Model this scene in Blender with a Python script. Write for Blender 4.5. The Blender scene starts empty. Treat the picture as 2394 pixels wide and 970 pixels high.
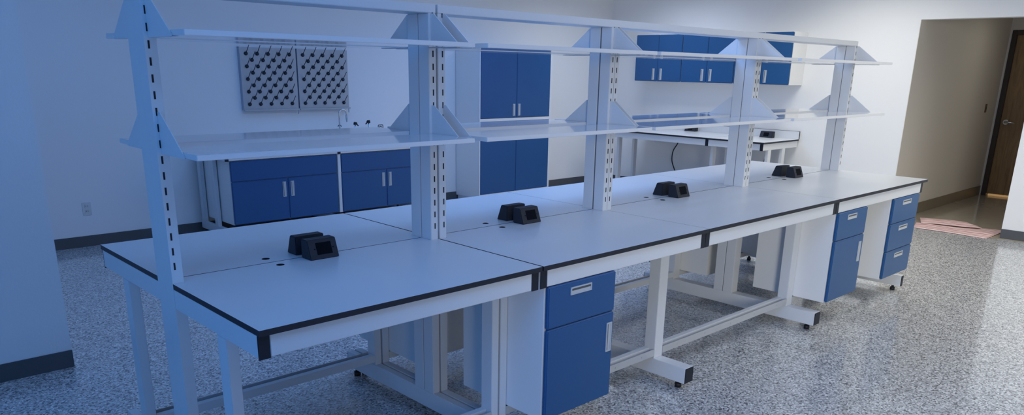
import bpy, bmesh, math, random
from mathutils import Vector, Matrix
random.seed(7)
S = bpy.context.scene
COL = S.collection

# ------------------------------------------------------------------ materials
def srgb(r, g, b):
    f = lambda c: (c/255/12.92) if c/255 <= .04045 else ((c/255+.055)/1.055)**2.4
    return (f(r), f(g), f(b), 1)

def mat(name, col, rough=.5, metal=0, spec=.5, bump=0, bscale=60, var=0, vscale=3, coat=0):
    m = bpy.data.materials.new(name); m.use_nodes = True
    n = m.node_tree.nodes; l = m.node_tree.links
    b = n['Principled BSDF']
    b.inputs['Base Color'].default_value = col
    b.inputs['Roughness'].default_value = rough
    b.inputs['Metallic'].default_value = metal
    b.inputs['Specular IOR Level'].default_value = spec
    b.inputs['Coat Weight'].default_value = coat
    b.inputs['Coat Roughness'].default_value = .06
    tc = n.new('ShaderNodeTexCoord')
    if var:
        t = n.new('ShaderNodeTexNoise'); t.inputs['Scale'].default_value = vscale; t.inputs['Detail'].default_value = 4
        l.new(tc.outputs['Object'], t.inputs['Vector'])
        mx = n.new('ShaderNodeMix'); mx.data_type = 'RGBA'
        mx.inputs['A'].default_value = tuple(c*(1-var) for c in col[:3])+(1,)
        mx.inputs['B'].default_value = tuple(min(1, c*(1+var)) for c in col[:3])+(1,)
        l.new(t.outputs['Fac'], mx.inputs['Factor']); l.new(mx.outputs['Result'], b.inputs['Base Color'])
    if bump:
        t2 = n.new('ShaderNodeTexNoise'); t2.inputs['Scale'].default_value = bscale; t2.inputs['Detail'].default_value = 3
        l.new(tc.outputs['Object'], t2.inputs['Vector'])
        bp = n.new('ShaderNodeBump'); bp.inputs['Strength'].default_value = bump; bp.inputs['Distance'].default_value = .004
        l.new(t2.outputs['Fac'], bp.inputs['Height']); l.new(bp.outputs['Normal'], b.inputs['Normal'])
    return m

M = {}
M['wall'] = mat('wall_paint', (.85, .85, .85, 1), .65, bump=.12, bscale=90, spec=.3)
M['hallwall'] = mat('hall_wall_paint', (.76, .715, .645, 1), .6, bump=.12, bscale=90, spec=.3)
M['ceil'] = mat('ceiling_paint', (.78, .78, .77, 1), .8, bump=.2, bscale=40, spec=.2)
M['seam'] = mat('grey_seam', (.16, .17, .19, 1), .5, var=.1)
M['base'] = mat('vinyl_baseboard', (.085, .09, .10, 1), .45, var=.1)
M['hallbase'] = mat('tan_vinyl_baseboard', (.24, .20, .145, 1), .35, var=.1)
M['white'] = mat('white_powder_coat', (.72, .735, .755, 1), .32, bump=.03, bscale=500)
M['shelf'] = mat('glossy_white_laminate', (.74, .75, .77, 1), .14, bump=.01, bscale=8, coat=.6)
M['top'] = mat('white_worktop_laminate', (.70, .72, .745, 1), .30, var=.02, vscale=2)
M['edge'] = mat('black_edge_band', (.018, .021, .03, 1), .5, var=.15, spec=.35)
M['cap'] = mat('black_plastic_cap', (.014, .018, .028, 1), .5, var=.15, spec=.3)
M['blue'] = mat('blue_cabinet_paint', (.024, .098, .255, 1), .36, var=.04, vscale=2, spec=.32)
M['pull'] = mat('grey_recessed_pull', (.50, .53, .56, 1), .35, var=.05)
M['cabwhite'] = mat('white_cabinet_panel', (.80, .80, .80, 1), .35, bump=.02, bscale=300)
M['box'] = mat('black_outlet_housing', (.016, .02, .031, 1), .55, bump=.04, bscale=400, spec=.35)
M['dark'] = mat('black_recess', (.003, .004, .008, 1), .8, var=.2, spec=.1)
M['slot'] = mat('dark_slot_void', (.012, .014, .02, 1), .8, var=.2)
M['steel'] = mat('stainless_steel', (.40, .46, .54, 1), .38, metal=.4, var=.05)
M['peg'] = mat('black_peg_plastic', (.01, .012, .02, 1), .4, var=.1)
M['chrome'] = mat('chrome', (.62, .64, .67, 1), .15, metal=1, var=.03)
M['zinc'] = mat('galvanised_channel', (.58, .59, .60, 1), .35, metal=.3, var=.06, vscale=12)
M['zincshade'] = mat('shaded_channel_floor', (.22, .225, .23, 1), .5, metal=.3, var=.06)  # channel floor coloured darker to carry the shade inside the groove
M['rubber'] = mat('black_rubber', (.012, .012, .014, 1), .6, var=.1)
M['plate'] = mat('white_outlet_plastic', (.72, .72, .70, 1), .35, var=.02)
M['brownplate'] = mat('brown_switch_plastic', (.16, .10, .06, 1), .4, var=.05)
M['frame'] = mat('dark_brown_door_frame', (.045, .028, .02, 1), .4, var=.12, vscale=4)

def wood():
    m = bpy.data.materials.new('door_wood_veneer'); m.use_nodes = True
    n = m.node_tree.nodes; l = m.node_tree.links; b = n['Principled BSDF']
    tc = n.new('ShaderNodeTexCoord'); mp = n.new('ShaderNodeMapping'); mp.inputs['Scale'].default_value = (6, 6, .7)
    l.new(tc.outputs['Object'], mp.inputs['Vector'])
    t = n.new('ShaderNodeTexNoise'); t.inputs['Scale'].default_value = 3.2; t.inputs['Detail'].default_value = 8; t.inputs['Distortion'].default_value = 1.2
    l.new(mp.outputs['Vector'], t.inputs['Vector'])
    r = n.new('ShaderNodeValToRGB'); r.color_ramp.elements[0].color = (.20, .115, .045, 1); r.color_ramp.elements[1].color = (.36, .22, .09, 1)
    r.color_ramp.elements[0].position = .3; r.color_ramp.elements[1].position = .72
    l.new(t.outputs['Fac'], r.inputs['Fac']); l.new(r.outputs['Color'], b.inputs['Base Color'])
    b.inputs['Roughness'].default_value = .35
    return m
M['wood'] = wood()

def flake_floor():
    m = bpy.data.materials.new('flake_epoxy_floor'); m.use_nodes = True
    n = m.node_tree.nodes; l = m.node_tree.links; b = n['Principled BSDF']
    tc = n.new('ShaderNodeTexCoord')
    no = n.new('ShaderNodeTexNoise'); no.inputs['Scale'].default_value = 45; no.inputs['Detail'].default_value = 2
    l.new(tc.outputs['Object'], no.inputs['Vector'])
    va = n.new('ShaderNodeMix'); va.data_type = 'VECTOR'; va.inputs['Factor'].default_value = .012
    l.new(tc.outputs['Object'], va.inputs['A']); l.new(no.outputs['Color'], va.inputs['B'])
    v = n.new('ShaderNodeTexVoronoi'); v.inputs['Scale'].default_value = 125; v.inputs['Randomness'].default_value = 1
    l.new(va.outputs['Result'], v.inputs['Vector'])
    sep = n.new('ShaderNodeSeparateColor'); l.new(v.outputs['Color'], sep.inputs['Color'])
    r = n.new('ShaderNodeValToRGB'); r.color_ramp.interpolation = 'CONSTANT'
    els = r.color_ramp.elements
    els[0].position = 0; els[0].color = (.085, .088, .098, 1)
    els[1].position = .14; els[1].color = (.28, .283, .29, 1)
    for p, c in ((.34, (.46, .463, .47)), (.62, (.60, .60, .60)), (.84, (.80, .80, .79))):
        e = els.new(p); e.color = c+(1,)
    l.new(sep.outputs['Red'], r.inputs['Fac'])
    l.new(r.outputs['Color'], b.inputs['Base Color'])
    big = n.new('ShaderNodeTexNoise'); big.inputs['Scale'].default_value = 70; big.inputs['Detail'].default_value = 2
    l.new(tc.outputs['Object'], big.inputs['Vector'])
    bp = n.new('ShaderNodeBump'); bp.inputs['Strength'].default_value = .05; bp.inputs['Distance'].default_value = .002
    l.new(big.outputs['Fac'], bp.inputs['Height']); l.new(bp.outputs['Normal'], b.inputs['Normal'])
    b.inputs['Roughness'].default_value = .35
    b.inputs['Coat Weight'].default_value = .8; b.inputs['Coat Roughness'].default_value = .10
    return m
M['floor'] = flake_floor()
M['hallfloor'] = mat('tan_polished_floor', (.50, .44, .345, 1), .12, var=.08, vscale=9, coat=.4)

def towel_mat():
    m = bpy.data.materials.new('pink_striped_cotton'); m.use_nodes = True
    n = m.node_tree.nodes; l = m.node_tree.links; b = n['Principled BSDF']
    uv = n.new('ShaderNodeUVMap'); uv.uv_map = 'UVMap'
    sp = n.new('ShaderNodeSeparateXYZ'); l.new(uv.outputs['UV'], sp.inputs['Vector'])
    mu = n.new('ShaderNodeMath'); mu.operation = 'MULTIPLY'; mu.inputs[1].default_value = 9*2*math.pi; l.new(sp.outputs['Y'], mu.inputs[0])
    si = n.new('ShaderNodeMath'); si.operation = 'SINE'; l.new(mu.outputs[0], si.inputs[0])
    r = n.new('ShaderNodeValToRGB'); r.color_ramp.elements[0].position = .14; r.color_ramp.elements[0].color = (.42, .17, .16, 1)
    r.color_ramp.elements[1].position = .24; r.color_ramp.elements[1].color = (.80, .60, .57, 1)
    mr = n.new('ShaderNodeMapRange'); mr.inputs['From Min'].default_value = -1; l.new(si.outputs[0], mr.inputs['Value'])
    l.new(mr.outputs['Result'], r.inputs['Fac']); l.new(r.outputs['Color'], b.inputs['Base Color'])
    b.inputs['Roughness'].default_value = .95
    return m
M['towel'] = towel_mat()

# ------------------------------------------------------------------ mesh helpers
class MB:
    def __init__(self): self.bm = bmesh.new(); self.mats = []
    def mi(self, m):
        if m is None: return 0
        if m not in self.mats: self.mats.append(m)
        return self.mats.index(m)
    def box(self, x0, x1, y0, y1, z0, z1, bev=0, m=None, seg=2):
        t = bmesh.new(); bmesh.ops.create_cube(t, size=1)
        for v in t.verts:
            v.co = Vector(((x0+x1)/2+v.co.x*(x1-x0), (y0+y1)/2+v.co.y*(y1-y0), (z0+z1)/2+v.co.z*(z1-z0)))
        if bev: bmesh.ops.bevel(t, geom=t.edges[:], offset=bev, segments=seg, affect='EDGES', clamp_overlap=True)
        self._add(t, m); return self
    def prism(self, pts, axis, a, b, m=None, bev=0):
        """polygon pts (2-D, in the plane normal to axis) extruded from a to b"""
        t = bmesh.new()
        def P(p, c): return {'x': (c, p[0], p[1]), 'y': (p[0], c, p[1]), 'z': (p[0], p[1], c)}[axis]
        va = [t.verts.new(P(p, a)) for p in pts]; vb = [t.verts.new(P(p, b)) for p in pts]
        t.faces.new(va); t.faces.new(vb[::-1])
        k = len(pts)
        for i in range(k): t.faces.new((va[i], vb[i], vb[(i+1) % k], va[(i+1) % k]))
        bmesh.ops.recalc_face_normals(t, faces=t.faces[:])
        if bev: bmesh.ops.bevel(t, geom=t.edges[:], offset=bev, segments=2, affect='EDGES', clamp_overlap=True)
        self._add(t, m); return self
    def hexa(self, lo, hi, z0, z1, m=None, bev=0):
        """frustum: lo=(x0,x1,y0,y1) at z0, hi at z1"""
        t = bmesh.new()
        def q(r, z): return [t.verts.new(c) for c in ((r[0], r[2], z), (r[1], r[2], z), (r[1], r[3], z), (r[0], r[3], z))]
        a = q(lo, z0); b = q(hi, z1)
        t.faces.new(a[::-1]); t.faces.new(b)
        for i in range(4): t.faces.new((a[i], a[(i+1) % 4], b[(i+1) % 4], b[i]))
        if bev: bmesh.ops.bevel(t, geom=t.edges[:], offset=bev, segments=2, affect='EDGES', clamp_overlap=True)
        self._add(t, m); return self
    def tube(self, pts, r, m=None, seg=10):
        t = bmesh.new(); pts = [Vector(p) for p in pts]; rings = []
        rr = r if isinstance(r, (list, tuple)) else [r]*len(pts)
        up = None
        for i, p in enumerate(pts):
            d = (pts[min(i+1, len(pts)-1)]-pts[max(i-1, 0)]).normalized()
            if up is None:
                up = d.orthogonal().normalized()
            up = (up-d*up.dot(d)).normalized(); w = d.cross(up)
            rings.append([t.verts.new(p+(up*math.cos(2*math.pi*k/seg)+w*math.sin(2*math.pi*k/seg))*rr[i]) for k in range(seg)])
        for a, b in zip(rings, rings[1:]):
            for k in range(seg): t.faces.new((a[k], a[(k+1) % seg], b[(k+1) % seg], b[k]))
        t.faces.new(rings[0][::-1]); t.faces.new(rings[-1])
        bmesh.ops.recalc_face_normals(t, faces=t.faces[:])
        for f in t.faces: f.smooth = len(f.verts) == 4
        self._add(t, m); return self
    def cyl(self, c, r, z0, z1, m=None, seg=20):
        return self.tube([(c[0], c[1], z0), (c[0], c[1], z1)], r, m, seg)
    def _add(self, t, m):
        k = self.mi(m)
        me = bpy.data.meshes.new('tmp')
        for f in t.faces: f.material_index = k
        t.to_mesh(me); t.free()
        self.bm.from_mesh(me); bpy.data.meshes.remove(me)
    def build(self, name, material=None, parent=None, loc=None):
        me = bpy.data.meshes.new(name); self.bm.to_mesh(me); self.bm.free()
        for m in (self.mats or [material]): me.materials.append(m)
        o = bpy.data.objects.new(name, me); COL.objects.link(o)
        if loc is not None: o.location = loc
        if parent is not None: o.parent = parent
        return o

def tag(o, label=None, cat=None, group=None, kind=None):
    if label: o['label'] = label
    if cat: o['category'] = cat
    if group: o['group'] = group
    if kind: o['kind'] = kind
    return o

def thing(name, label, cat, loc=(0, 0, 0), rotz=0, group=None):
    o = bpy.data.objects.new(name, None); COL.objects.link(o)
    o.empty_display_size = .1
    o.location = loc; o.rotation_euler = (0, 0, rotz)
    return tag(o, label, cat, group)

def struct(name, mb, m): return tag(mb.build(name, m), kind='structure')

def copy_tree(o, parent=None):
    c = o.copy(); COL.objects.link(c)
    if parent is not None: c.parent = parent
    for ch in list(o.children): copy_tree(ch, c)
    return c

# ------------------------------------------------------------------ room shell
YB, XR, CZ = 5.72, 8.50, 2.90       # back wall, right wall, ceiling
OY0, OY1, OZ = .155, 1.335, 2.258   # hall opening in the right wall
struct('floor', MB().box(-3.2, 8.40, -5.2, 5.95, -.10, 0), M['floor'])
struct('floor_hall', MB().box(8.40, 12.4, -1.2, 1.9, -.10, -.0005), M['hallfloor'])
struct('ceiling', MB().box(-3.4, XR+.2, -5.4, 5.95, CZ, CZ+.1), M['ceil'])
struct('wall_back', MB().box(.05, XR, YB, YB+.15, 0, CZ), M['wall'])
struct('wall_left', MB().box(-3.2, .055, 2.56, YB+.15, 0, CZ), M['wall'])
struct('wall_left_side', MB().box(-3.35, -3.2, -5.2, YB+.15, 0, CZ), M['wall'])
struct('wall_front', MB().box(-3.35, XR+.15, -5.35, -5.2, 0, CZ), M['wall'])
wr = MB()
wr.box(XR, XR+.15, OY1, YB+.15, 0, CZ); wr.box(XR, XR+.15, -5.2, OY0, 0, CZ); wr.box(XR, XR+.15, OY0, OY1, OZ, CZ)
struct('wall_right', wr, M['wall'])
struct('wall_hall', MB().box(XR+.15, 11.85, OY1-.004, OY1+.14, 0, 2.6).box(XR+.003, XR+.15, OY1-.004, OY1, 0, OZ), M['hallwall'])
hw = MB()   # end wall of the hall around the door
DX = 11.85
hw.box(DX, DX+.12, 1.30, 1.9, 0, 2.6); hw.box(DX, DX+.12, .33-.06, 1.30, 2.295, 2.6); hw.box(DX, DX+.12, -1.2, .27, 0, 2.6)
struct('wall_hall_end', hw, M['hallwall'])
struct('wall_hall_near', MB().box(XR+.15, DX, -.45, -.30, 0, 2.6), M['hallwall'])
struct('ceiling_hall', MB().box(XR+.15, DX+.12, -.45, 1.475, 2.6, 2.7), M['ceil'])
struct('wall_beyond_door', MB().box(12.40, 12.5, -1.2, 1.9, 0, 2.6), M['hallwall'])
# baseboards
BH = .10
struct('baseboard_back', MB().box(.055, XR, YB-.008, YB, 0, BH, .002), M['base'])
struct('baseboard_left', MB().box(-3.2, .055, 2.552, 2.56, 0, BH, .002), M['base'])
struct('baseboard_right', MB().box(XR-.008, XR, -5.2, OY0, 0, BH, .002), M['base'])
struct('trim_1', MB().box(XR-.008, XR, OY1, YB-.008, 0, BH, .002), M['base'])
struct('baseboard_hall', MB().box(XR+.003, DX, OY1-.014, OY1-.004, 0, .135, .002), M['hallbase'])
# door at the end of the hall
door = MB(); door.box(DX+.02, DX+.06, .329, 1.236, .030, 2.231, .003)
d = struct('door_1', door, M['wood'])
fr = MB(); fr.box(DX-.015, DX+.125, 1.235, 1.30, 0, 2.295, .004); fr.box(DX-.015, DX+.125, .265, .33, 0, 2.295, .004); fr.box(DX-.015, DX+.125, .33, 1.235, 2.23, 2.295, .004)
fr.build('door_frame', M['frame'], d)
hd = MB(); hd.tube([(DX+.02, 1.165, 1.055), (DX-.012, 1.165, 1.055)], .036, seg=20); hd.tube([(DX-.012, 1.165, 1.055), (DX-.05, 1.165, 1.055)], .012)
hd.tube([(DX-.05, 1.17, 1.057), (DX-.055, 1.12, 1.055), (DX-.05, 1.04, 1.048)], [.013, .012, .009])
hd.build('lever_handle', M['chrome'], d)
sw = thing('light_switch', 'narrow brown switch plate on hall wall beside the wooden door', 'switch', (11.40, OY1-.004, 1.25))
MB().box(-.035, .035, -.006, 0, -.058, .058, .002).build('switch_plate', M['brownplate'], sw)
MB().box(-.008, .008, -.014, -.006, -.015, .015, .002).build('toggle', M['brownplate'], sw)

# wall outlets
def outlet(loc, label):
    o = thing('wall_outlet', label, 'outlet', loc)
    MB().box(-.038, .038, -.004, 0, -.06, .06, .0015).build('cover_plate', M['plate'], o)
    for z in (-.024, .024):
        s = MB().box(-.017, .017, -.006, -.004, z-.014, z+.014, .003).build('socket', M['plate'], o)
        k = MB(); k.box(-.008, -.005, -.0066, -.0058, z-.003, z+.007); k.box(.005, .008, -.0066, -.0058, z-.003, z+.007)
        k.build('slot', M['slot'], s)
outlet((1.04, YB, .35), 'white wall outlet low on the back wall, left of the sink bench')
outlet((8.36, YB, .42), 'white wall outlet low in the far corner, past the blue tall cabinet')

# ------------------------------------------------------------------ island benches
H, TT = .90, .02
XA0, XA1, XB0, XJ2, XJ3, XB1 = 0.0, 1.208, 1.214, 2.422, 3.932, 5.470
YM, D = .75, 1.50
PY0, PY1 = .675, .825        # posts, front and back face
FY = .018                    # frame / cabinet front plane (mirrored at the back)
LEG0, LEG1 = .252, .322
FOOTZ0, FOOTZ1 = .042, .130
ARMZ0, ARMZ1 = .803, .88
BEAMZ0, BEAMZ1 = 1.879, 1.915
frames_A = [(0.0, .040, .0135), (1.166, 1.206, 1.189)]
frames_B = [(1.216, 1.256, 1.241), (2.384, 2.460, None), (3.892, 3.970, None), (5.395, 5.435, 5.418)]

def slots(mb, x, sgn):
    mb.mi(M['white'])
    y0 = PY0-.0006 if sgn < 0 else PY1-.002
    y1 = PY0+.002 if sgn < 0 else PY1+.0006
    for k in range(18):
        z = .950+.0537*k
        if z+.026 < BEAMZ1-.008: mb.box(x-.0032, x+.0032, y0, y1, z, z+.0262, 0, M['slot'])

def bench_frame(name, label, frs, x_top):
    t = thing(name, label, 'bench', (0, 0, 0))
    for fi, (x0, x1, sx) in enumerate(frs):
        w = x1-x0
        # floor foot with black end caps and levelling feet
        f = MB().box(x0, x1, .044, D-.044, FOOTZ0, FOOTZ1, .002).build('foot_beam', M['white'], t)
        for y in (.040, D-.044): MB().box(x0+.0005, x1-.0005, y, y+.004, FOOTZ0+.001, FOOTZ1-.001, .0018).build('foot_cap', M['cap'], f)
        for y in (.105, D-.105):
            MB().cyl(((x0+x1)/2, y), .010, .02, FOOTZ0+.004, seg=12).cyl(((x0+x1)/2, y), .018, 0.0, .024, seg=18).build('levelling_foot', M['rubber'], f)
        # top arm with the black corner caps
        arm_f = MB().box(x0+.0005, x1-.0005, FY+.003, PY0, ARMZ0+.002, ARMZ1, .0015).build('top_arm', M['white'], t)
        arm_b = MB().box(x0+.0005, x1-.0005, PY1, D-FY-.003, ARMZ0+.002, ARMZ1, .0015).build('top_arm', M['white'], t)
        segs = [(x0, x1)] if w < .05 else [(x0, (x0+x1)/2-.001), ((x0+x1)/2+.001, x1)]
        for y, a in ((FY, arm_f), (D-FY-.003, arm_b)):
            for p, q in segs: MB().box(p, q, y, y+.003, ARMZ0-.004, ARMZ1, .0014).build('corner_cap', M['cap'], a)
        for y0, y1 in ((LEG0, LEG1), (D-LEG1, D-LEG0)):
            MB().box(x0, x1, y0, y1, FOOTZ1, ARMZ0+.002, .002).build('leg', M['white'], t)
        # the two back-to-back slotted uprights
        gp = .0045 if 2 < x0 < 3 else (.0022 if x0 > 0 else .0002)
        for sgn, (y0, y1) in ((-1, (PY0, YM-gp)), (1, (YM+gp, PY1))):
            mb = MB().box(x0, x1, y0, y1, FOOTZ1, BEAMZ0, .002 if x0 > 0 else 0, M['white'])
            for sxx in ([sx] if sx is not None else [(x0+x1)/2-.018, (x0+x1)/2+.018]): slots(mb, sxx, sgn)
            mb.build('upright', None, t)
        dx = .0004 if x0 == 0 else .003
        MB().box(x0+dx, x1-dx, YM-gp, YM+gp, FOOTZ1, BEAMZ0).build('seam_strip', M['white'] if x0 == 0 else M['seam'], t)
        if w > .05:
            MB().box((x0+x1)/2-.0008, (x0+x1)/2+.0008, PY0-.0004, PY1+.0004, .905, BEAMZ0-.002).build('joint_line', M['seam'], t)
    # long members
    for (a0, a1, _), (b0, b1, _) in zip(frs, frs[1:]):
        for y0, y1 in ((FY, FY+.018), (D-FY-.018, D-FY)):
            MB().box(a1, b0, y0, y1, ARMZ0, ARMZ1, .002).build('apron', M['white'], t)
        for s in (0, 1):
            def yy(u, v): return (u, v) if s == 0 else (D-v, D-u)
            y0, y1 = yy(.286, .321); bmb = MB().box(a1, b0, y0, y1, .146, .186, .002)
            bo = bmb.build('stretcher', M['white'], t)
            ch = MB(); ch.mi(M['zinc'])
            y0, y1 = yy(.250, .254); ch.box(a1, b0, y0, y1, .146, .186)
            y0, y1 = yy(.254, .286); ch.box(a1, b0, y0, y1, .146, .151, 0, M['zincshade'])
            for k in range(5):
                xx = a1+(b0-a1)*(k+.5)/5; y = yy(.2485, .250)[0]
                ch.box(xx-.005, xx+.005, y, y+.0016, .161, .171, .002)
            ch.build('cable_channel', None, bo)
    MB().box(x_top[0], x_top[1], PY0-.001, PY1+.001, BEAMZ0, BEAMZ1, .002).build('top_beam', M['white'], t)
    return t

bench_frame('island_bench', 'short single-bay white steel bench at near left end of island', frames_A, (0.0, 1.206))
bench_frame('island_bench', 'long three-bay white steel bench making the right part of the island', frames_B, (1.216, 5.435))

def worktop(x0, x1, n0, n1, front, label, hole_x):
    """one laminate panel notched around the uprights"""
    g = .0025
    y_in = YM-.003
    x0 += g/2 if x0 > 0 else 0; x1 -= g/2 if x1 < 5 else 0
    py = PY0-.0015
    pts = [(x0, 0), (x1, 0), (x1, py), (n1, py), (n1, y_in), (n0, y_in), (n0, py), (x0, py)]
    if not front: pts = [(x, D-y) for x, y in pts][::-1]
    mb = MB(); mb.prism(pts, 'z', H-TT, H, M['top'])
    mb.mi(M['edge'])
    bm = mb.bm; bm.normal_update()
    for f in bm.faces:
        if abs(f.normal.z) < .5: f.material_index = 1
    o = mb.build('worktop')
    tag(o, label, 'worktop', 'island worktop panels')
    hy = .690 if front else .816
    MB().cyl((hole_x, hy), .016, H-.004, H+.0006, seg=24).build('cable_hole', M['dark'], o)
    return o
bays = [(XA0, XA1, .0415, 1.1645), (XB0, XJ2, 1.2575, 2.3825), (XJ2, XJ3, 2.4615, 3.8905), (XJ3, XB1, 3.9715, 5.3935)]
names = ['nearest bay', 'second bay', 'third bay', 'farthest bay']
for i, (x0, x1, n0, n1) in enumerate(bays):
    hx = (.4245, 1.625, 2.977, 4.515)[i]
    worktop(x0, x1, n0, n1, True, ['white black-edged worktop panel in the near left foreground, front row of island',
            'white black-edged worktop panel above the nearest blue drawer cabinet, front row',
            'white black-edged worktop panel over the open knee space, front row of island',
            'white black-edged worktop panel over the two farthest blue cabinets, front row'][i], hx)
    worktop(x0, x1, n0, n1, False, 'white worktop panel behind the uprights in the %s of the island' % names[i], hx)

# shelves on brackets
def make_shelf(x0, x1, z, side, bx, label, group):
    t = thing('bench_shelf', label, 'shelf', ((x0+x1)/2, YM, z), 0, group)
    ox = (x0+x1)/2
    def Y(y): return (y-YM) if side < 0 else -(y-YM)
    ya, yb = Y(.383), Y(.672)
    MB().box(x0-ox, x1-ox, min(ya, yb), max(ya, yb), -.018, 0, .0015).build('shelf_board', M['shelf'], t)
    for k, b in enumerate(bx):
        xo = b-ox
        mb = MB()
        # sits just outside or just inside the board end
        pts = [(Y(PY0-.0005), -.0195), (Y(.478), -.0195), (Y(.478), -.012), (Y(.655), .120), (Y(PY0-.0005), .120)]
        mb.prism(pts, 'x', xo-.0015, xo+.0015)
        inn = 1 if k == 0 else -1
        y0, y1 = sorted((Y(.478), Y(PY0-.0005)))
        a, c = sorted((xo, xo+inn*.02))
        mb.box(a, c, y0, y1, -.0205, -.0185)
        mb.build('bracket', M['white'], t)
    return t
sh_x = [(.0185, 1.1775), (1.2455, 2.400), (2.431, 3.8985), (3.9445, 5.4235)]
br_x = [(.0165, 1.1795), (1.2435, 2.402), (2.4290, 3.9005), (3.9425, 5.4215)]
bay_txt = ['leftmost bay', 'second bay from left', 'third bay from left', 'bay nearest the hall']
for i in range(4):
    for z, lv in ((1.757, 'upper'), (1.380, 'lower')):
        for side, sd in ((-1, 'front'), (1, 'back')):
            make_shelf(sh_x[i][0], sh_x[i][1], z, side, br_x[i], '%s white shelf, %s side of uprights, %s' % (lv, sd, bay_txt[i]), '%s %s island shelves' % (lv, sd))

# ------------------------------------------------------------------ recessed pull and cabinets
def pull(parent, x, z, y, w, h):
    """recessed grey pull on a front facing -Y, centred at x,z"""
    t = .006 if min(w, h) < .05 else .007
    mb = MB()
    for a in ((x-w/2, x+w/2, z-h/2, z-h/2+t), (x-w/2, x+w/2, z+h/2-t, z+h/2), (x-w/2, x-w/2+t, z-h/2+t, z+h/2-t), (x+w/2-t, x+w/2, z-h/2+t, z+h/2-t)):
        mb.box(a[0], a[1], y-.004, y+.001, a[2], a[3])
    o = mb.build('handle', M['pull'], parent)
    # sloping scooped cup inside the rim
    t_ = bmesh.new()
    c = MB()
    if w > h: c.prism([(y+.0005, z-h/2+t), (y+.0005, z+h/2-t), (y-.0005, z+h/2-t), (y-.0025, z-h/2+t)], 'x', x-w/2+t, x+w/2-t)
    else: c.box(x-w/2+t, x+w/2-t, y-.0015, y+.0005, z-h/2+t, z+h/2-t)
    c.build('cup', M['pull'], o)
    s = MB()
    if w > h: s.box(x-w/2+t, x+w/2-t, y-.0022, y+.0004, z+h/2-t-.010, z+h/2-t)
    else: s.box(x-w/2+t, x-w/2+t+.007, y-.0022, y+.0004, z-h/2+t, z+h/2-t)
    s.build('recess_shade', M['base'], o)  # flat dark strip painting the shade inside the scoop
    return o

def cabinet(name, label, cat, loc, rotz, w, depth, h, fronts, group=None, bottom=0):
    """box cabinet, front at local y=0, x 0..w, z 0..h. fronts: (kind, x0,x1,z0,z1, handle)"""
    t = thing(name, label, cat, loc, rotz, group)
    MB().box(0, w, .022, depth, bottom, h, .0015).build('body', M['cabwhite'], t)
    for kind, x0, x1, z0, z1, hd in fronts:
        f = MB().box(x0+.0015, x1-.0015, 0, .0205, z0+.0015, z1-.0015, .006, seg=3).build(kind, M['blue'], t)
        if hd: pull(f, hd[0], hd[1], 0, hd[2], hd[3])
    return t

def under_cab(x0, w, kind, label, back=False):
    h = .61
    if kind == 'door':
        fr = [('drawer', .002, w-.002, h-.190, h, (w*.46, h-.042, .135, .034)),
              ('door', .002, w-.002, .002, h-.190, (w-.055 if w > .45 else w-.036, h-.31, .036, .140))]
    else:
        fr = [('drawer', .002, w-.002, h-.190, h, (w*.5, h-.042, .16, .034)),
              ('drawer', .002, w-.002, h-.400, h-.190, (w*.5, h-.235, .16, .034)),
              ('drawer', .002, w-.002, .002, h-.400, (w*.5, h-.445, .16, .034))]
    if not back: return cabinet('under_bench_cabinet', label, 'cabinet', (x0, FY-.006, .191), 0, w, .545, h, fr, 'blue under-bench cabinets')
    return cabinet('under_bench_cabinet', label, 'cabinet', (x0+w, D-FY+.006, .191), math.pi, w, .545, h, fr, 'blue under-bench cabinets')
under_cab(1.2575, .447, 'door', 'nearest blue cabinet with drawer and door hung under front of island')
under_cab(3.9720, .460, 'door', 'middle blue cabinet with drawer and door hung under front of island')
under_cab(4.8900, .500, 'drawers', 'blue three-drawer cabinet under far right end of island')
under_cab(1.2575, .447, 'drawers', 'white-backed cabinet behind the nearest blue one, under the back row', True)
under_cab(3.9720, .460, 'door', 'white-backed cabinet behind the middle blue one, under the back row', True)
under_cab(4.8900, .500, 'drawers', 'white-backed cabinet under far end of the back row', True)

# ------------------------------------------------------------------ power boxes
def power_box(loc, rotz, w, label, group):
    t = thing('power_outlet_box', label, 'outlet box', loc, rotz, group)
    # front face (local -Y) leans back; local y from 0 (front) to .078
    hw_ = w/2; hh = .079; d_ = .0775; lean = .030
    MB().prism([(0, 0), (d_, 0), (d_, hh), (lean, hh)], 'x', -hw_, hw_, bev=.003).build('housing', M['box'], t)
    # dark socket window lying on the sloping face
    nrm = Vector((0, -hh, lean)).normalized(); up = Vector((0, lean, hh)).normalized()
    c = up*(math.hypot(lean, hh)*.53)
    mb = MB(); tmp = bmesh.new(); bmesh.ops.create_cube(tmp, size=1)
    cx = .004 if w < .15 else .0
    for v in tmp.verts:
        v.co = Vector((cx+v.co.x*.070, 0, 0))+c+up*(v.co.z*.050)+nrm*(v.co.y*.0016)
    mb._add(tmp, None)
    wdw = mb.build('socket_window', M['dark'], t)
    sc = MB()
    for sx in (-1, 1):
        p = Vector((cx+sx*.042, 0, 0))+c
        sc.tube([p-nrm*.001, p+nrm*.001], .003, seg=10)
    sc.build('screw', M['dark'], wdw)
    return t
box_x = [.6125, 1.814, 3.172, 4.708]
near_txt = ['leftmost', 'second', 'third', 'farthest']
for i, x in enumerate(box_x):
    power_box((x, .665, H), 0, .132, 'black outlet box with square window, front one of the %s island pair' % near_txt[i], 'front row outlet boxes')
    power_box((x, .865, H), math.pi, .132, 'black outlet box, rear one of the %s island pair' % near_txt[i], 'back row outlet boxes')

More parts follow.
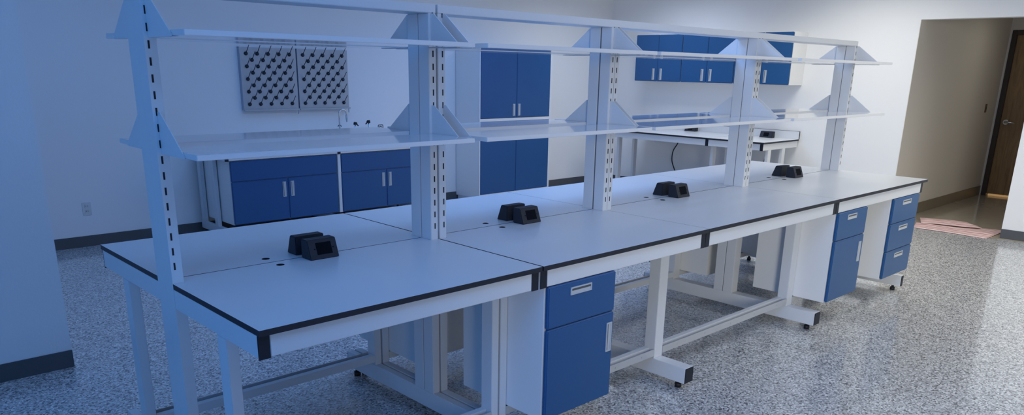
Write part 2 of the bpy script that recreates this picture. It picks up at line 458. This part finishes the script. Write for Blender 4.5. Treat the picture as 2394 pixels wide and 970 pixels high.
# ------------------------------------------------------------------ sink bench along the back wall
SY, SH = 4.985, .875
SX = [(2.075, 2.112), (3.278, 3.312), (4.440, 4.475)]
sb = thing('sink_bench', 'white steel bench along the back wall under drying racks', 'bench')
for x0, x1 in SX:
    f = MB().box(x0, x1, SY+.06, YB-.03, .05, .125, .002).build('foot_beam', M['white'], sb)
    for y in (SY+.12, YB-.10): MB().cyl(((x0+x1)/2, y), .014, 0, .052, seg=12).build('levelling_foot', M['rubber'], f)
    a = MB().box(x0, x1, SY+.01, YB-.03, .785, SH-.02, .0015).build('top_arm', M['white'], sb)
    MB().box(x0, x1, SY+.003, SY+.0105, .780, SH-.02, .002).build('corner_cap', M['cap'], a)
    for y0, y1 in ((5.28, 5.35), (5.60, 5.67)): MB().box(x0, x1, y0, y1, .12, .79, .002).build('leg', M['white'], sb)
for x0, x1 in ((SX[0][1], SX[1][0]), (SX[1][1], SX[2][0])):
    MB().box(x0, x1, SY+.012, SY+.03, .785, SH-.02, .0015).build('apron', M['white'], sb)
MB().box(3.2780, 3.312, SY+.012, SY+.06, .17, .79, .002).build('filler_panel', M['white'], sb)
for i, (x0, x1) in enumerate(((2.07, 3.294), (3.297, 4.48))):
    mb = MB().box(x0, x1, SY, YB-.012, SH-.02, SH, .001, M['top']); mb.mi(M['edge']); mb.bm.normal_update()
    for f in mb.bm.faces:
        if abs(f.normal.z) < .5: f.material_index = 1
    tag(mb.build('sink_worktop'), ['white sink bench worktop left of the faucet, along back wall', 'white sink bench worktop carrying faucet and valves, along back wall'][i], 'worktop')
def sink_cab(x0, w, label):
    h = .610; z0 = .168
    seam = .57 if x0 < 3 else .555
    fr = [('false_drawer', .002, w-.002, h-.195, h, None),
          ('door', .002, w*.5+.008, .002, h-.195, (w*.5-.036, h-.305, .036, .150)),
          ('door', w*.5+.008, w-.002, .002, h-.195, (w*.5+.052, h-.305, .036, .150))]
    return cabinet('sink_cabinet', label, 'cabinet', (x0, SY+.015, z0), 0, w, .62, h, fr, 'sink bench cabinets')
sink_cab(2.122, 1.150, 'blue two-door sink cabinet at left end of the back wall bench')
sink_cab(3.318, 1.118, 'blue two-door sink cabinet below the faucet and valves')

# faucet, valves
fx = thing('gooseneck_faucet', 'tall chrome gooseneck faucet standing on the sink bench', 'faucet', (3.600, 5.46, SH))
MB().cyl((0, 0), .022, 0, .035).cyl((0, 0), .016, .03, .06).build('base', M['chrome'], fx)
pts = [(0, 0, .05), (0, 0, .26)]+[(.045-.045*math.cos(a), 0, .28+.045*math.sin(a)) for a in [k*math.pi/10 for k in range(0, 11)]]+[(.093, 0, .22)]
MB().tube(pts, .0085, seg=12).build('spout', M['chrome'], fx)
MB().tube([(.091, 0, .262), (.093, 0, .225), (.094, 0, .19)], [.011, .012, .006], seg=12).build('nozzle', M['pull'], fx)
MB().tube([(.02*math.cos(a), .0, .142+.02*math.sin(a)) for a in [k*math.pi/8 for k in range(0, 9)]], .004, seg=8).build('collar', M['cap'], fx)
def valve(x, sgn, z, label):
    t = thing('lab_valve', label, 'valve', (x, 5.46, SH), 0, 'sink bench valves')
    MB().cyl((0, 0), .018, 0, .02).tube([(0, 0, .01), (0, 0, z-.01)], .007).build('stem', M['chrome'], t)
    MB().tube([(-sgn*.012, 0, z-.008), (-sgn*.006, 0, z+.008), (sgn*.012, 0, z+.006), (sgn*.022, 0, z-.004)], [.012, .017, .015, .008], seg=12).tube(
        [(sgn*.012, 0, z+.002), (sgn*.040, 0, z-.022)], [.008, .006], seg=10).build('lever', M['cap'], t)
valve(3.800, 1, .165, 'left black-levered valve on chrome stem right of faucet')
valve(3.975, -1, .180, 'right black-levered valve on chrome stem, second from faucet')
ew = thing('soap_stand', 'small dark wire loop stand at right end of sink bench', 'stand', (4.135, 5.46, SH))
MB().box(-.03, .03, -.02, .02, 0, .012, .003).build('base', M['chrome'], ew)
MB().tube([(-.034, 0, .008), (-.032, 0, .137), (-.028, 0, .143), (.028, 0, .143), (.032, 0, .137), (.034, 0, .008)], .0045, seg=8).build('wire_loop', M['cap'], ew)
MB().tube([(-.02, 0, .117), (-.012, 0, .124), (0, 0, .127), (.012, 0, .124), (.02, 0, .117)], .004, seg=8).build('cross_wire', M['cap'], ew)

# drying racks
def drying_rack(x0, w, label):
    t = thing('drying_rack', label, 'drying rack', (x0, YB, 1.195), 0, 'peg drying racks')
    h = .628
    MB().box(0, w, -.050, -.046, .010, h, .001).box(0, .004, -.046, 0, .01, h).box(w-.004, w, -.046, 0, .01, h).box(0, w, -.046, 0, h-.004, h).build('back_panel', M['steel'], t)
    MB().box(-.003, w+.003, -.072, -.044, 0, .006).box(-.003, w+.003, -.073, -.070, 0, .016).build('drip_trough', M['steel'], t)
    MB().tube([(w-.012, -.058, .002), (w-.012, -.058, -.04)], .005, seg=8).build('drain_tube', M['steel'], t)
    k = 0
    first = None
    for r in range(9):
        n = 5 if r % 2 == 0 else 4
        for c in range(n):
            x = .066+(.1195*c)+(0 if r % 2 == 0 else .0598); z = .565-.0622*r
            if first is None:
                mb = MB().tube([(0, 0, 0), (0, -.010, .003), (0, -.018, .006)], [.019, .0185, .012], seg=16)
                mb.tube([(0, -.004, .001), (0, -.065, .062), (0, -.085, .083)], [.0036, .0034, .003], seg=8)
                first = o = mb.build('peg', M['peg'], t)
            else:
                o = first.copy(); COL.objects.link(o); o.parent = t
            o.location = (x, -.050, z)
drying_rack(2.617, .618, 'left stainless wall drying rack with black pegs above sink bench')
drying_rack(3.250, .612, 'right stainless wall drying rack with black pegs above faucet')

# ------------------------------------------------------------------ tall cabinet
tc_ = thing('tall_cabinet', 'tall white storage cabinet with four blue doors against back wall', 'cabinet', (5.46, 5.25, 0))
W_, HT = 1.275, 1.862
mb = MB(); mb.box(0, W_, .022, .462, 0.06, HT, .002); mb.box(.02, W_-.02, .05, .45, 0, .07)
mb.box(0, .012, 0, .0225, .06, HT); mb.box(W_-.03, W_, 0, .0225, .06, HT); mb.box(.012, W_-.03, .001, .03, 1.02, 1.055); mb.box(.012, W_-.03, .001, .03, .06, .108); mb.box(.012, W_-.03, .001, .03, 1.847, HT)
mb.build('body', M['cabwhite'], tc_)
for z0, z1, hz in ((1.058, 1.846, 1.156), (.110, 1.018, .925)):
    for a, b, hx in ((.014, .629, .582), (.631, W_-.032, .675)):
        f = MB().box(a, b, -.004, .021, z0, z1, .006, seg=3).build('door', M['blue'], tc_)
        pull(f, hx, hz, -.004, .040, .148)

# ------------------------------------------------------------------ wall cabinets on the right wall
def wall_cab(y_hi, w, label):
    # local x runs along -Y world (viewer's left to right), front faces -X
    fr = [('door', .002, w/2, .002, .618, (w/2-.062, .098, .038, .150)), ('door', w/2, w-.002, .002, .618, (w/2+.062, .098, .038, .150))]
    cabinet('wall_cabinet', label, 'cabinet', (XR-.352, y_hi, 1.526), -math.pi/2, w, .35, .622, fr, 'wall cabinets')
wall_cab(4.972, .778, 'left one of three blue two-door wall cabinets on right wall')
wall_cab(4.192, .800, 'middle one of three blue two-door wall cabinets on right wall')
wall_cab(3.390, .770, 'right one of three blue two-door wall cabinets, nearest the hall')

# ------------------------------------------------------------------ side bench on the right wall
RX, RH = 7.600, .870
RY = [(2.572, 2.612), (3.330, 3.372), (4.862, 4.902)]
rb = thing('side_bench', 'white steel bench against right wall below the wall cabinets', 'bench')
for y0, y1 in RY:
    f = MB().box(RX+.06, XR-.03, y0, y1, .05, .125, .002).build('foot_beam', M['white'], rb)
    for x in (RX+.12, XR-.12): MB().cyl((x, (y0+y1)/2), .014, 0, .052, seg=12).build('levelling_foot', M['rubber'], f)
    a = MB().box(RX+.022, XR-.03, y0, y1, .772, RH-.02, .0015).build('top_arm', M['white'], rb)
    MB().box(RX+.014, RX+.022, y0, y1, .768, RH-.02, .002).build('corner_cap', M['cap'], a)
    for x0, x1 in ((7.755, 7.825), (8.105, 8.175)): MB().box(x0, x1, y0, y1, .12, .776, .002).build('leg', M['white'], rb)
for (a0, a1), (b0, b1) in zip(RY, RY[1:]):
    MB().box(RX+.018, RX+.036, a1, b0, .772, RH-.02, .0015).build('apron', M['white'], rb)
for i, (y0, y1) in enumerate(((2.557, 3.349), (3.352, 4.915))):
    mb = MB().box(RX, XR-.028, y0, y1, RH-.02, RH, .001, M['top']); mb.mi(M['edge']); mb.bm.normal_update()
    for f in mb.bm.faces:
        if abs(f.normal.z) < .5: f.material_index = 1
    o = mb.build('side_worktop')
    tag(o, ['shorter white side worktop against right wall, nearest the hall', 'longer white side worktop against right wall, toward the far corner'][i], 'worktop')
    bs = MB(); bs.box(XR-.0275, XR-.014, y0+.004, y1-.004, RH-.002, RH+.094, 0, M['top']); bs.box(XR-.028, XR-.0135, y0, y0+.004, RH, RH+.094, 0, M['edge']); bs.box(XR-.028, XR-.0135, y0, y1, RH+.094, RH+.0965, 0, M['edge'])
    bs.build('backsplash', None, o)
power_box((8.315, 2.935, RH), -math.pi/2, .175, 'black outlet box with window on the shorter side bench worktop', 'side bench outlet boxes')
power_box((8.345, 4.105, RH), -math.pi/2, .175, 'black outlet box on the longer side bench worktop by the wall', 'side bench outlet boxes')
# hanging cables
def cable(pts, label):
    # smooth the control points
    P = [Vector(p) for p in pts]; out = []
    for i in range(len(P)-1):
        p0, p1, p2, p3 = P[max(i-1, 0)], P[i], P[i+1], P[min(i+2, len(P)-1)]
        for k in range(8):
            u = k/8
            out.append(.5*((2*p1)+(p2-p0)*u+(2*p0-5*p1+4*p2-p3)*u*u+(3*p1-p0-3*p2+p3)*u**3))
    out.append(P[-1])
    o = MB().tube(out, .008, seg=8).build('power_cable', M['rubber']); tag(o, label, 'cable')
cable([(8.36, 4.25, .85), (8.38, 4.30, .70), (8.40, 4.385, .577), (8.40, 4.398, .454), (8.40, 4.365, .36), (8.40, 4.30, .25), (8.40, 4.20, .10), (8.40, 4.10, .009), (8.40, 3.9, .009)], 'black cable curving down under the longer side bench')
cable([(8.36, 2.90, .85), (8.39, 2.905, .75), (8.40, 2.93, .68), (8.40, 2.96, .555), (8.40, 2.98, .40), (8.40, 3.00, .15), (8.40, 3.04, .009), (8.40, 3.2, .009)], 'black cable hanging under the shorter side bench beside its legs')

# ------------------------------------------------------------------ striped towel on the floor
def towel():
    bm = bmesh.new(); uvl = bm.loops.layers.uv.new('UVMap')
    def sheet(c00, c10, c11, c01, z, nx, ny, amp, ph, lift=0):
        g = []
        for j in range(ny+1):
            row = []
            for i in range(nx+1):
                u, v = i/nx, j/ny
                p = (Vector(c00)*(1-u)+Vector(c10)*u)*(1-v)+(Vector(c01)*(1-u)+Vector(c11)*u)*v
                e = .012*math.sin(9*u+ph)*(1 if v > .5 else -.6)
                w = amp*(math.sin(11*v+3*u+ph)*.5+math.sin(23*v-2*u+2*ph)*.3+.8*math.sin(6*u+ph*3)*v*(1-u)+1.2)*min(1, .15+5*v*(1-v))*min(1, .2+8*u*(1-u))
                row.append((bm.verts.new((p.x+e, p.y+.3*e, max(.002, z+w+lift*max(0, v-.55)*(1-abs(2*u-1))))), u, v))
            g.append(row)
        for j in range(ny):
            for i in range(nx):
                q = [g[j][i], g[j][i+1], g[j+1][i+1], g[j+1][i]]
                f = bm.faces.new([a[0] for a in q]); f.smooth = True
                for lp, a in zip(f.loops, q): lp[uvl].uv = (a[1], a[2])
    sheet((8.34, .99, 0), (8.315, .235, 0), (8.97, .215, 0), (8.68, 1.075, 0), .002, 54, 36, .008, .4)
    sheet((8.60, 1.00, 0), (8.80, .42, 0), (9.00, .60, 0), (8.93, 1.13, 0), .022, 36, 18, .011, 1.7, .02)
    me = bpy.data.meshes.new('floor_towel'); bm.to_mesh(me); bm.free(); me.materials.append(M['towel'])
    o = bpy.data.objects.new('floor_towel', me); COL.objects.link(o)
    md = o.modifiers.new('thickness', 'SOLIDIFY'); md.thickness = .004; md.offset = 1
    tag(o, 'crumpled pink striped towel lying across the hall threshold', 'towel')
towel()

# ------------------------------------------------------------------ lights
def area(name, loc, sx, sy, rgb, rot=(0, 0, 0), spread=180):
    L = bpy.data.lights.new(name, 'AREA'); L.shape = 'RECTANGLE'; L.size = sx; L.size_y = sy
    m = max(rgb); L.energy = m; L.color = tuple(c/m for c in rgb) if m > 0 else (1, 1, 1); L.spread = math.radians(spread)
    o = bpy.data.objects.new(name, L); COL.objects.link(o); o.location = loc; o.rotation_euler = rot
    return o
LIGHTS = [  # unseen ceiling panels, blue ones added to tint the left side: x, y, (r, g, b) power
    (-1.8, -1.3, (0.26, 1.43, 4.27)),
    (0.5, -1.3, (1.38, 7.72, 23.05)),
    (0.5, 1.7, (0.08, 0.44, 1.31)),
    (0.5, 4.2, (0.48, 2.65, 7.92)),
    (2.8, -1.3, (6.93, 8.49, 12.01)),
    (2.8, 1.7, (7.24, 15.50, 35.26)),
    (2.8, 4.2, (0.33, 1.83, 5.45)),
    (5.1, -1.3, (24.96, 24.46, 22.21)),
    (5.1, 1.7, (7.46, 7.31, 6.64)),
    (5.1, 4.2, (0.86, 4.83, 14.41)),
    (7.2, -1.3, (21.45, 21.02, 19.09)),
    (7.2, 1.7, (28.65, 28.08, 25.50)),
    (7.2, 4.2, (13.94, 15.81, 19.77)),
]
for x, y, c in LIGHTS: area('unseen_ceiling_panel', (x, y, CZ-.02), 1.2, 1.2, c, (0, 0, 0), 180 if x < 4 else 150)
area('hall_fill', (10.6, .45, 2.55), .6, .3, (1.97, 1.93, 1.75))  # unseen weak fill added to lift the unlit hall
area('light_beyond_door', (12.25, .8, 1.2), .2, .8, (42, 36, 24), (0, math.radians(90), 0))
area('blue_side_fill', (-3.15, -1.0, 1.6), 2.2, 1.8, (2.28, 12.74, 38.04), (0, math.radians(-90), 0))  # added blue area light out of view, tints the left side
def aim(d): return tuple(Vector(d).to_track_quat('-Z', 'Y').to_euler())
area('unseen_fill_light', (-1.0, -4.3, 1.9), 1.4, 1.4, (49.98, 48.98, 44.48), aim((.9, .42, -.16)), 90)  # added fill behind the camera, brightens the faces turned left
w = bpy.data.worlds.new('World'); S.world = w; w.use_nodes = True
w.node_tree.nodes['Background'].inputs['Color'].default_value = (.5, .6, .8, 1)
w.node_tree.nodes['Background'].inputs['Strength'].default_value = .03

# ------------------------------------------------------------------ camera
yaw, pitch, roll = math.radians(46.20331244), math.radians(-17.12740743), math.radians(1.0454514)
fw = Vector((math.cos(pitch)*math.cos(yaw), math.cos(pitch)*math.sin(yaw), math.sin(pitch)))
r0 = Vector((math.sin(yaw), -math.cos(yaw), 0)); u0 = r0.cross(fw)
r2 = math.cos(roll)*r0+math.sin(roll)*u0; u2 = -math.sin(roll)*r0+math.cos(roll)*u0
cam = bpy.data.cameras.new('camera'); co = bpy.data.objects.new('camera', cam); COL.objects.link(co)
co.matrix_world = Matrix(((r2.x, u2.x, -fw.x, -.93704), (r2.y, u2.y, -fw.y, -2.06233), (r2.z, u2.z, -fw.z, 1.65901), (0, 0, 0, 1)))
cam.sensor_width = 36; cam.sensor_fit = 'HORIZONTAL'; cam.lens = 1779.939/2394*36
cam.shift_y = (709.507-485)/2394; cam.clip_start = .02
S.camera = co

S.view_settings.view_transform = 'Standard'; S.view_settings.look = 'None'
S.view_settings.exposure = 0; S.view_settings.gamma = 1; S.view_settings.use_curve_mapping = False
S.cycles.max_bounces = 8; S.cycles.use_denoising = True
